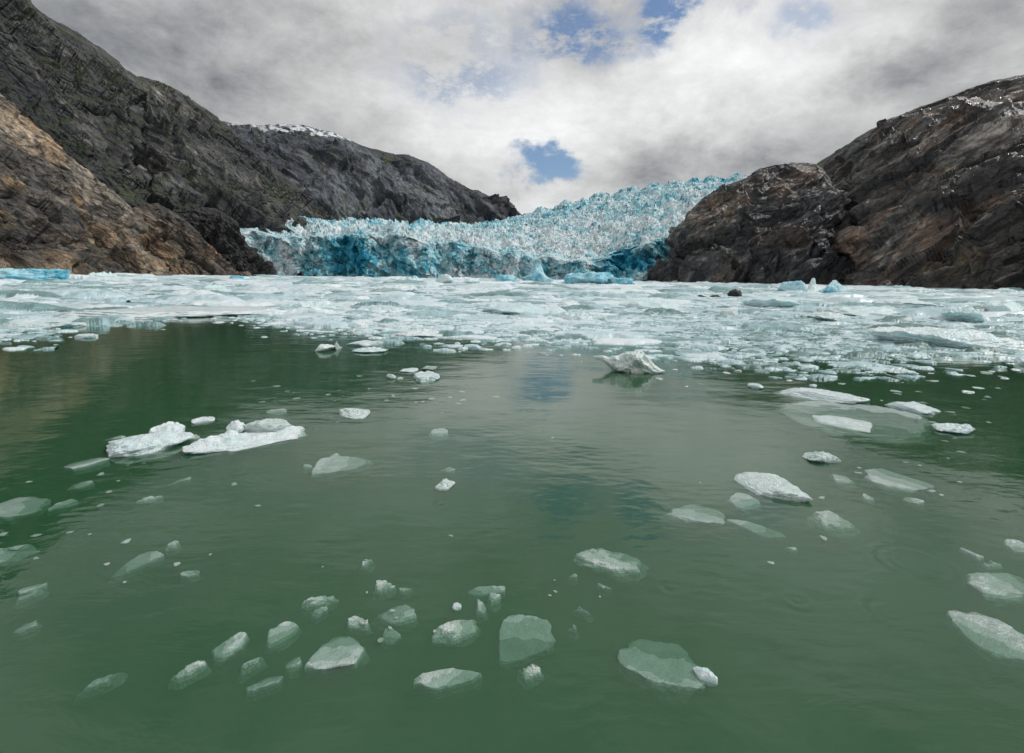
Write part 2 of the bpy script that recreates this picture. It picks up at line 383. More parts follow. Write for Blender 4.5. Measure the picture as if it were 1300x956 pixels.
def brash_material():
    mt, t, out = material('brash_ice_mix')
    P = t.n('ShaderNodeTexCoord').outputs['Object']
    tint = t.attr('tint')
    n1 = t.noise(P, 1.2, 8, .7); n2 = t.noise(P, 9, 5, .7)
    f = t.m('ADD', tint, t.m('MULTIPLY', t.m('SUBTRACT', n1, .5), .8)); f = t.m('ADD', f, t.m('MULTIPLY', t.m('SUBTRACT', n2, .5), .5))
    cr = t.n('ShaderNodeValToRGB'); t.put(cr.inputs[0], f); el = cr.color_ramp.elements
    el[0].position = 0; el[0].color = (.80, .87, .89, 1); el[1].position = 1; el[1].color = (.10, .19, .17, 1)
    for p, c in ((.35, (.56, .69, .73)), (.6, (.36, .53, .56)), (.8, (.20, .33, .33))): e = el.new(p); e.color = (*c, 1)
    nr = t.bump(n1, .5, .12); nr = t.bump(n2, .5, .03, nr)
    principled(t, out, cr.outputs[0], .35, nr, .5)
    return mt
M_brash = brash_material()

# ------------------------------------------------------------------ glacier
def glacier():
    crest = [(240, 262), (296, 267), (315, 272), (340, 276), (400, 277), (450, 276), (520, 281), (600, 280), (640, 276), (665, 269), (700, 261), (730, 252), (760, 246), (800, 238), (830, 233), (860, 227), (905, 223), (932, 222), (960, 224), (1000, 230)]
    face = [(240, 300), (300, 296), (360, 302), (420, 300), (500, 300), (560, 308), (600, 314), (660, 322), (700, 328), (745, 336), (790, 324), (820, 314), (850, 304), (880, 296), (1000, 290)]
    A = np.array([azte(*p) for p in crest]); B = np.array([azte(*p) for p in face])
    nu, nv = 1150, 420
    az = np.linspace(A[0, 0], azte(985, 350)[0], nu)
    tec = np.interp(az, A[:, 0], A[:, 1]); tef = np.interp(az, B[:, 0], B[:, 1])
    v = np.linspace(0, 1.08, nv)
    AZ, V = np.meshgrid(az, v); TC = tec[None] + 0 * V; TF = tef[None] + 0 * V
    R0 = 436 + 22 * perlin(AZ * 9, 0 * AZ, 0 * AZ + 4.2) + 12 * perlin(AZ * 26, 0 * AZ, 0 * AZ + 1.1)
    px = lambda x: azte(x, 350)[0]
    R0 = R0 + 26 * sstep(px(380), px(300), AZ) - 20 * sstep(px(640), px(760), AZ) * sstep(px(880), px(800), AZ)
    RC = np.interp(AZ, [px(240), px(300), px(500), px(640), px(760), px(900), px(1000)], [600, 660, 800, 900, 1000, 980, 900])
    te0 = -CAMH / R0 - 4 / R0
    TE = te0 + (TC - te0) * np.minimum(V, 1)
    TF = TF + 11 * fbm(AZ * 16, AZ * 0 + 1, AZ * 0, 2) / FPX
    k = np.clip((TE - TF) / (TC - TF), 0, 1)
    r = R0 + 12 * np.clip((TE - te0) / (TF - te0), 0, 1) ** 2 + (RC - R0 - 12) * (k ** 1.05)
    z = CAMH + TE * r
    b = np.clip(V - 1, 0, 1) / .08; r = r + b * 220; z = z - b * 30
    P = np.stack([r * np.sin(AZ), r * np.cos(AZ), z], -1)
    x, y, zz = P[..., 0], P[..., 1], P[..., 2]
    rad = np.stack([np.sin(AZ), np.cos(AZ), 0 * AZ], -1)
    icef = sstep(0.0, .22, k)
    # blue alcoves: recesses of the calving face
    blue = np.zeros_like(AZ); dent = np.zeros_like(AZ)
    wob = .012 * fbm(AZ * 60, TE * 60, AZ * 0, 4)
    for (bx, by, rx, ry, s, dn) in [(398, 338, 22, 20, .45, 6), (440, 328, 42, 26, .55, 10), (452, 303, 22, 12, .35, 5), (520, 342, 45, 14, .35, 6), (545, 325, 26, 22, .5, 8), (500, 318, 20, 14, .4, 6), (585, 325, 20, 22, .4, 7), (610, 335, 22, 20, .4, 6),
                                    (345, 315, 10, 16, .45, 5), (330, 295, 10, 10, .4, 4), (372, 300, 12, 14, .3, 4), (640, 330, 16, 18, .25, 4), (715, 350, 22, 12, .4, 6), (755, 342, 30, 14, .45, 7), (805, 333, 42, 20, .85, 16), (790, 342, 45, 14, .6, 12),
                                    (840, 315, 16, 14, .6, 8), (858, 295, 8, 16, .45, 3), (690, 344, 8, 14, .5, 3)]:
        a0, t0 = azte(bx, by); sx, sy = rx / FPX * math.cos(a0) ** 2, ry / FPX
        dd = np.sqrt(((AZ + wob - a0) / sx) ** 2 + ((TE + wob - t0) / sy) ** 2)
        g = sstep(1.25, .45, dd + .5 * fbm(x / 11, y / 11, zz / 9, 4)); blue = np.maximum(blue, g * s * .8) if s > .5 else blue + g * s * .6; dent = np.maximum(dent, g * dn)
    # face: vertical flutes and broken blocks
    f1 = ridged(x / 26, y / 26, zz / 60, 6, .6); F1, F2, cid = voronoi(x / 9 + .12 * zz + .4 * f1, zz / 14 + y / 30, 1)
    G1, G2, gid = voronoi(x / 4.2 + 3.1 + .3 * f1, zz / 6.5 + y / 20, 2)
    fd = (f1 - .3) * 11 + (_ht[2][cid] - .5) * 7 + (_ht[3][gid] - .5) * 3.2 + fbm(x / 5, y / 5, zz / 5, 4) * 2.6
    dr = dent + fd * (1 - .5 * icef) * (.2 + .8 * sstep(px(296), px(335), AZ))
    # icefall: seracs
    S = .55 + .45 * r / 900
    w1 = fbm(x / 40, y / 40, 0 * x, 3) * 14
    A1, A2, aid = voronoi((x + w1) / (13 * S), (y - w1) / (19 * S), 3); B1, B2, bid = voronoi((x - w1) / (5.5 * S), (y + w1) / (9 * S), 4)
    C1, C2, cid2 = voronoi((x + w1 * .5) / (32 * S), (y) / (55 * S), 5)
    up = (C2 - C1) * 8 + 9 * fbm((x + w1) / (26 * S), y / (40 * S), 0 * x, 4) + fbm(x / 6, y / 6, zz / 6, 4) * 3
    up = up * (.12 + .88 * sstep(px(300), px(390), AZ))
    up = up * (S ** 1) * icef * (.55 + .45 * sstep(.1, .5, k))
    P = P + rad * dr[..., None]; P[..., 2] += up - 6 * icef * S * (.1 + .9 * sstep(px(300), px(390), AZ)) + (1 - icef) * 1.5 * f1
    P = P + rad * (fbm(x / 10, y / 10 + 7, zz / 10, 4) * 5 * icef * S)[..., None]
    calm = (.2 + .8 * sstep(px(300), px(400), AZ))
    q1, q2, q3 = P[..., 0] / 9, P[..., 1] / 12, P[..., 2] / 6
    fa = facets(P[..., 0] / 13, P[..., 1] / 18, P[..., 2] / 11, 4, 1.0, .8) * 6 + facets(P[..., 0] / 5.5, P[..., 1] / 7, P[..., 2] / 5, 5, 1.0, .8) * 3.0
    fb = facets(P[..., 0] / 10 + 5, P[..., 1] / 14, P[..., 2] / 8, 6, 1.0, .8) * 5 + facets(P[..., 0] / 4.5, P[..., 1] / 6, P[..., 2] / 4 + 9, 7, 1.0, .8) * 2.2
    P[..., 0] += calm * 3.0 * fbm(q1, q2, q3, 4, .6) * (.35 + .65 * icef); P[..., 2] += calm * fb * (.2 + .75 * icef)
    P = P + rad * (calm * (fa * (1 - .35 * icef) + 3 * fbm(q1 + 5, q2 + 5, q3, 3, .6)) * (.7 + .3 * icef))[..., None]
    # old compressed ice is blue: patches, face more than icefall
    base = .26 * (1 - icef) + .17 * icef + .26 * sstep(-.15, .4, fbm(x / 60, y / 90, zz / 40, 3)) - .05
    base = base + (.20 * (_ht[4][cid] - .45) + .14 * (_ht[5][gid] - .5)) * (1 - icef) + 0
    base = base + .20 * sstep(.45, 1., k)
    base = base + .20 * sstep(.1, .5, -(f1 - .3)) * (1 - icef)
    cf = facets(P[..., 0] / 15, P[..., 1] / 22, P[..., 2] / 13, 8, 1.2, 1.) ; cg = facets(P[..., 0] / 6, P[..., 1] / 8, P[..., 2] / 5, 9, 1.2, 1.)
    base = base + icef * (.30 * cf + .26 * cg) + (1 - icef) * .18 * cg
    bl = np.clip(base + .85 * blue, 0, 1)
    dirt = .5 * sstep(px(400), px(330), AZ) * sstep(azte(0, 330)[1] + .03, azte(0, 355)[1], TE) + .25 * sstep(px(380), px(300), AZ)
    dirt = dirt + .22 * sstep(px(880), px(940), AZ) * icef + .45 * sstep(px(800), px(850), AZ) * sstep(.03, 0, TE) + .03 * icef * sstep(0, .5, fbm(x / 30, y / 120, 0 * x, 4))
    o = grid_obj('glacier', P, M_glacier, {'blue': bl, 'dirt': dirt}, smooth=False)
    tag(o, 'wide jagged blue and white glacier front filling the valley between rock walls', 'glacier', None, 'structure')
glacier()

# ------------------------------------------------------------------ water
EDGE = [(-200, 440), (0, 430), (60, 424), (100, 412), (180, 404), (260, 400), (330, 410), (400, 420), (500, 428), (600, 434), (700, 440), (760, 438), (830, 442), (880, 452), (930, 460), (980, 470), (1040, 474), (1100, 472), (1180, 466), (1300, 462), (1500, 470)]
EA = np.array([(azte(x, 350)[0], ground(x, y)[2]) for x, y in EDGE])
def edge_r(az): return np.interp(az, EA[:, 0], EA[:, 1])

RINGS = [(1128, 775, .15), (1012, 762, .09), (1290, 765, .16), (560, 640, .06), (385, 545, .12), (350, 540, .16), (850, 745, .07), (730, 640, .08), (905, 560, .12), (680, 520, .1), (1160, 715, .30), (760, 530, .12)]
def water():
    nuf = 1150; azf = np.linspace(d2r(-54), d2r(54), nuf); rest = np.linspace(d2r(54), d2r(306), 60)[1:]
    az = np.concatenate([azf, rest])
    rr = np.concatenate([np.geomspace(1.6, 30, 900), np.geomspace(30, 4300, 140)[1:]])
    AZ, Rr = np.meshgrid(az, rr); x = Rr * np.sin(AZ); y = Rr * np.cos(AZ)
    near = sstep(34, 18, Rr)
    calm = .35 + .65 * sstep(-.25, .35, fbm(x / 6, y / 2.5, 0 * x, 3))
    h = .0046 * fbm(x / 1.1 + .2 * y, y / .55, 0 * x + 2, 3) + .0014 * calm * perlin(x / .20, y / .10, 0 * x) * sstep(16, 6, Rr) + .011 * fbm(x / 4, y / 2.2, 0 * x + 9, 2)
    for (a, b, s) in RINGS:
        X, Y, _ = ground(a, b); d = np.hypot(x - X, y - Y)
        h = h + .0010 * np.sin(d * 2 * math.pi / (.045 + .03 * d / s)) * (.3 + 1.4 * sstep(-.3, .4, perlin(x / .3, y / .3, 0 * x + a))) * np.exp(-((d - s) / (.05 + s * .3)) ** 2) * (d < s * 2.4)
    h = h * near
    P = np.stack([x, y, h], -1)
    V = P.reshape(-1, 3); nv, nu = P.shape[:2]
    q = grid_quads(nv, nu)
    i = np.arange(nv) * nu; q2 = np.stack([i[:-1] + nu - 1, i[:-1], i[1:], i[1:] + nu - 1], -1)
    q = np.concatenate([q, q2])
    V = np.concatenate([V, [[0, 0, 0]]]); c = len(V) - 1
    me = raw_mesh('water', V, q, None)
    # centre cap
    cap = np.array([[c, (j + 1) % nu, j, j] for j in range(nu)])
    mt, t, out = material('glacial_water')
    Pn = t.n('ShaderNodeTexCoord').outputs['Object']
    sx = t.n('ShaderNodeMapping'); t.put(sx.inputs['Vector'], Pn); sx.inputs['Scale'].default_value = (.55, 1.15, 1)
    v = sx.outputs[0]
    bp = t.bump(t.noise(v, 1.7, 5, .62, .4), .5, .014)
    bp = t.bump(t.noise(v, 6, 1, .5, .3), .3, .0015, bp)
    cloud = t.noise(Pn, .35, 4, .6)
    deep = t.mix(cloud, (.040, .130, .058), (.058, .158, .078))
    df = t.n('ShaderNodeBsdfDiffuse'); t.put(df.inputs[0], deep)
    tr = t.n('ShaderNodeBsdfTransparent'); tr.inputs[0].default_value = (.92, .98, .95, 1)
    mx = t.n('ShaderNodeMixShader'); mx.inputs[0].default_value = .15
    t.t.links.new(tr.outputs[0], mx.inputs[1]); t.t.links.new(df.outputs[0], mx.inputs[2])
    gl = t.n('ShaderNodeBsdfGlossy'); gl.inputs['Color'].default_value = (1, 1, 1, 1); gl.inputs['Roughness'].default_value = .05; t.put(gl.inputs['Normal'], bp)
    fr = t.n('ShaderNodeFresnel'); fr.inputs[0].default_value = 1.52; t.put(fr.inputs['Normal'], bp)
    m2 = t.n('ShaderNodeMixShader'); t.put(m2.inputs[0], t.m('MULTIPLY', fr.outputs[0], t.m('SUBTRACT', 1., t.n('ShaderNodeNewGeometry').outputs['Backfacing'])))
    t.t.links.new(mx.outputs[0], m2.inputs[1]); t.t.links.new(gl.outputs[0], m2.inputs[2]); t.t.links.new(m2.outputs[0], out.inputs[0])
    me.materials.append(mt)
    link('water', me)['kind'] = 'structure'
    # silt-laden water below the surface: the deeper a thing lies, the more layers of silt hide it
    def disc(name, z, op, R=4200):
        mt, t, out = material('silty_water')
        df = t.n('ShaderNodeBsdfDiffuse'); t.put(df.inputs[0], t.mix(t.noise(t.n('ShaderNodeTexCoord').outputs['Object'], .5, 4, .6), (.042, .134, .058), (.060, .162, .078)))
        tr = t.n('ShaderNodeBsdfTransparent'); tr.inputs[0].default_value = (.90, .98, .94, 1)
        mx = t.n('ShaderNodeMixShader'); mx.inputs[0].default_value = op
        t.t.links.new(tr.outputs[0], mx.inputs[1]); t.t.links.new(df.outputs[0], mx.inputs[2]); t.t.links.new(mx.outputs[0], out.inputs[0])
        n = 64; V = [(0, 0, z)] + [(R * math.cos(a * 2 * math.pi / n), R * math.sin(a * 2 * math.pi / n), z) for a in range(n)]
        Q = [(0, 1 + a, 1 + (a + 1) % n) for a in range(n)]
        link(name, raw_mesh(name, V, Q, mt, None, False))['kind'] = 'structure'
    disc('water_depth', -.012, .20); disc('water_depth', -.028, .25); disc('water_depth', -.05, .30); disc('water_depth', -.09, .42); disc('water_depth', -.25, 1.0)
water()

# ------------------------------------------------------------------ brash ice sheet of countless fragments
def brash():
    nu, nv = 1500, 760
    az = np.linspace(d2r(-53), d2r(51), nu)
    r1 = 470
    k = np.linspace(0, 1, nv)
    AZ, K = np.meshgrid(az, k); re = edge_r(AZ) * .80
    r = re * (r1 / re) ** K
    x = r * np.sin(AZ); y = r * np.cos(AZ)
    # density grows from the ragged near edge
    dn = (np.log(r / (re / .80))) / .45 + .55 * fbm(x / 5, y / 3, 0 * x, 4)
    dn = np.clip(.30 + dn, 0, 1.0)
    rightthin = sstep(azte(760, 350)[0], azte(950, 350)[0], AZ) * sstep(60, 26, r)
    z = np.full(x.shape, -.12); tint = np.full(x.shape, .5)
    for L, H, pr, s in ((.22, .05, .62, 1), (.45, .08, .50, 2), (.95, .17, .42, 3), (2.0, .32, .36, 4), (4.2, .6, .30, 5), (8.5, 1.0, .24, 6), (17, 1.3, .14, 7)):
        w = .25 * L * fbm(x / (L * .7), y / (L * .7), 0 * x + s, 3)
        st = 1.5  # pieces lie longer across than deep
        F1, F2, cid = voronoi((x + w) / (L * st), (y - w) / L, s + 10)
        h0, h1, h2 = _ht[2][cid], _ht[3][cid], _ht[4][cid]
        ok = h0 < .9 * pr * np.clip(dn * 1.5, 0, 1.25) * (1 - .55 * rightthin * (L > .9))
        ok &= (r > re * (1.18 if L > 1.5 else 1.0)) | (L < 1.5)
        ok &= (r > 10 * L)
        edge = (F2 - F1)
        prof = sstep(.02, .30, edge) * (.65 + .35 * sstep(.5, .1, F1))
        hh = 1.05 * H * (.25 + h1 ** 1.5) * prof * (1 + .5 * fbm(x / (L * .3), y / (L * .3), 0 * x, 3)) - .05 * (prof < .05)
        hh = np.where(ok, hh + .0, -.12)
        c = hh > z; z = np.where(c, hh, z); tint = np.where(c, .08 + .80 * h2 ** 1.3, tint)
    z = z + .012 * fbm(x / .12, y / .12, 0 * x, 3) * (z > -.02)
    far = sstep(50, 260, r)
    slush = (.10 + .25 * far) * (fbm(x / (1.5 + 5 * far), y / (.8 + 2 * far), 0 * x, 5) + .42 * dn - .30 * (1 - dn)) - .08 + .02 * far
    c = slush > z; z = np.where(c, slush, z); tint = np.where(c, .62 + .6 * fbm(x / 2, y / 1.2, 0 * x + 5, 4), tint)
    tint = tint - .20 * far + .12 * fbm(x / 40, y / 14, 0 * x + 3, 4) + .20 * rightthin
    P = np.stack([x, y, z], -1)
    o = grid_obj('brash_ice', P, M_brash, {'tint': tint}, mask=z > -.07, smooth=True)
    o['kind'] = 'stuff'
brash()

# ------------------------------------------------------------------ ice pieces
_ico = {}
def ico(sub):
    if sub not in _ico:
        import bmesh
        bm = bmesh.new(); bmesh.ops.create_icosphere(bm, subdivisions=sub, radius=1.0)
        bm.verts.ensure_lookup_table()
        _ico[sub] = (np.array([v.co[:] for v in bm.verts]), np.array([[v.index for v in f.verts] for f in bm.faces])); bm.free()
    return _ico[sub]
def chunk_mesh(name, seed, sx, sy, top, bot, mat, kind='lump', sub=5, cuts=9, rough=1.0, sunk=False):
    if sunk: cuts = 6
    """one piece of ice: half axes sx, sy; top above and bot below the water line. kinds: lump, slab, facet, fin, cluster, wedge"""
    g = np.random.default_rng(seed); V, Fc = ico(sub); p = V.copy(); o = g.uniform(0, 50, 3)
    p = p * (1 + .32 * fbm(p[:, 0] * 1.3 + o[0], p[:, 1] * 1.3 + o[1], p[:, 2] * 1.3 + o[2], 2))[:, None]
    for _ in range(cuts):
        n = g.normal(size=3); n[2] *= .45 if kind in ('slab', 'wedge') else 1; n /= np.linalg.norm(n); d = g.uniform(.50, .85)
        e = np.maximum(0, p @ n - d); p = p - n * e[:, None] * .93
    if kind == 'slab': p[:, 2] = np.sign(p[:, 2]) * np.minimum(np.abs(p[:, 2]) * 1.6, .8 + .06 * fbm(p[:, 0] * 3 + o[1], p[:, 1] * 3, p[:, 2] * 0, 4)) / .8
    if kind == 'wedge':
        p[:, 1] *= .45 + .55 * (p[:, 0] * .5 + .5).clip(0, 1); p[:, 2] = np.clip(p[:, 2], -.8, .75) * (.6 + .5 * (p[:, 0] * .5 + .5))
    if kind == 'fin':
        k = np.exp(-((p[:, 0] + .1) / .42) ** 2); p[:, 2] = np.where(p[:, 2] > 0, p[:, 2] * (.25 + 1.3 * k), p[:, 2]); p[:, 1] *= np.where(p[:, 2] > 0, 1 - .45 * np.clip(p[:, 2], 0, 1), 1)
    if kind == 'cluster':
        F1, F2, c = voronoi(p[:, 0] * 2.6 + o[0], p[:, 1] * 2.6 + o[1], seed % 7)
        p[:, 2] = np.where(p[:, 2] > 0, p[:, 2] * (.45 + .5 * _ht[2][c]) + .55 * (1 - F1) * _ht[3][c] * (1 - .6 * np.hypot(p[:, 0], p[:, 1])).clip(0, 1), p[:, 2])
    p = p + V * (.07 * rough * ridged(p[:, 0] * 3 + o[0], p[:, 1] * 3 + o[2], p[:, 2] * 3, 4))[:, None] + V * (.020 * rough * fbm(p[:, 0] * 14, p[:, 1] * 14 + o[2], p[:, 2] * 14, 2))[:, None]
    lo, hi = p.min(0), p.max(0)
    p[:, 0] = ((p[:, 0] - lo[0]) / (hi[0] - lo[0]) * 2 - 1) * sx; p[:, 1] = ((p[:, 1] - lo[1]) / (hi[1] - lo[1]) * 2 - 1) * sy
    zn = (p[:, 2] - lo[2]) / (hi[2] - lo[2]); p[:, 2] = -bot + zn * (top + bot)
    if sunk:
        ta = g.uniform(0, 6.28); tl = (p[:, 0] / sx * math.cos(ta) + p[:, 1] / sy * math.sin(ta))
        zt = (-.006 if top > .022 or mat is M_clear else -.020) + .016 * tl - .012 * np.maximum(0, tl * -1) + .012 * fbm(p[:, 0] / sx * 1.8 + o[0], p[:, 1] / sx * 1.8, p[:, 2] * 0, 4, .6)
        pl_ = sstep(.50, .85, zn)
        p[:, 2] = np.where(zn > .5, pl_ * zt + (1 - pl_) * -.09, -.09 - (.5 - zn) * bot)
        p[:, :2] *= (1 + .16 * fbm(p[:, 0] / sx * 1.6 + 3, p[:, 1] / sx * 1.6 + o[1], p[:, 2] * 0, 4, .6))[:, None]
    else:
        U = sstep(.45, .9, zn)
        if kind == 'cluster':
            F1, F2, c = voronoi(p[:, 0] / sx * 4.5 + o[0], p[:, 1] / sx * 4.5 + o[1], seed % 5)
            p[:, 2] += U * top * (.48 * (1 - F1 * 1.3) * (.3 + _ht[2][c]) - .2)
        p[:, 2] += U * top * (.45 * fbm(p[:, 0] / sx * 2.6 + o[1], p[:, 1] / sx * 2.6, p[:, 2] * 0, 5, .6) + .22 * np.abs(fbm(p[:, 0] / sx * 9, p[:, 1] / sx * 9 + o[1], p[:, 2] * 0, 3, .6)))
        p[:, :2] *= (1 + .10 * fbm(p[:, 0] / sx * 3.5, p[:, 1] / sx * 3.5 + o[1], p[:, 2] * 0, 4))[:, None]
    return raw_mesh(name, p, Fc, mat, None, kind in ('slab', 'lump', 'wedge'))

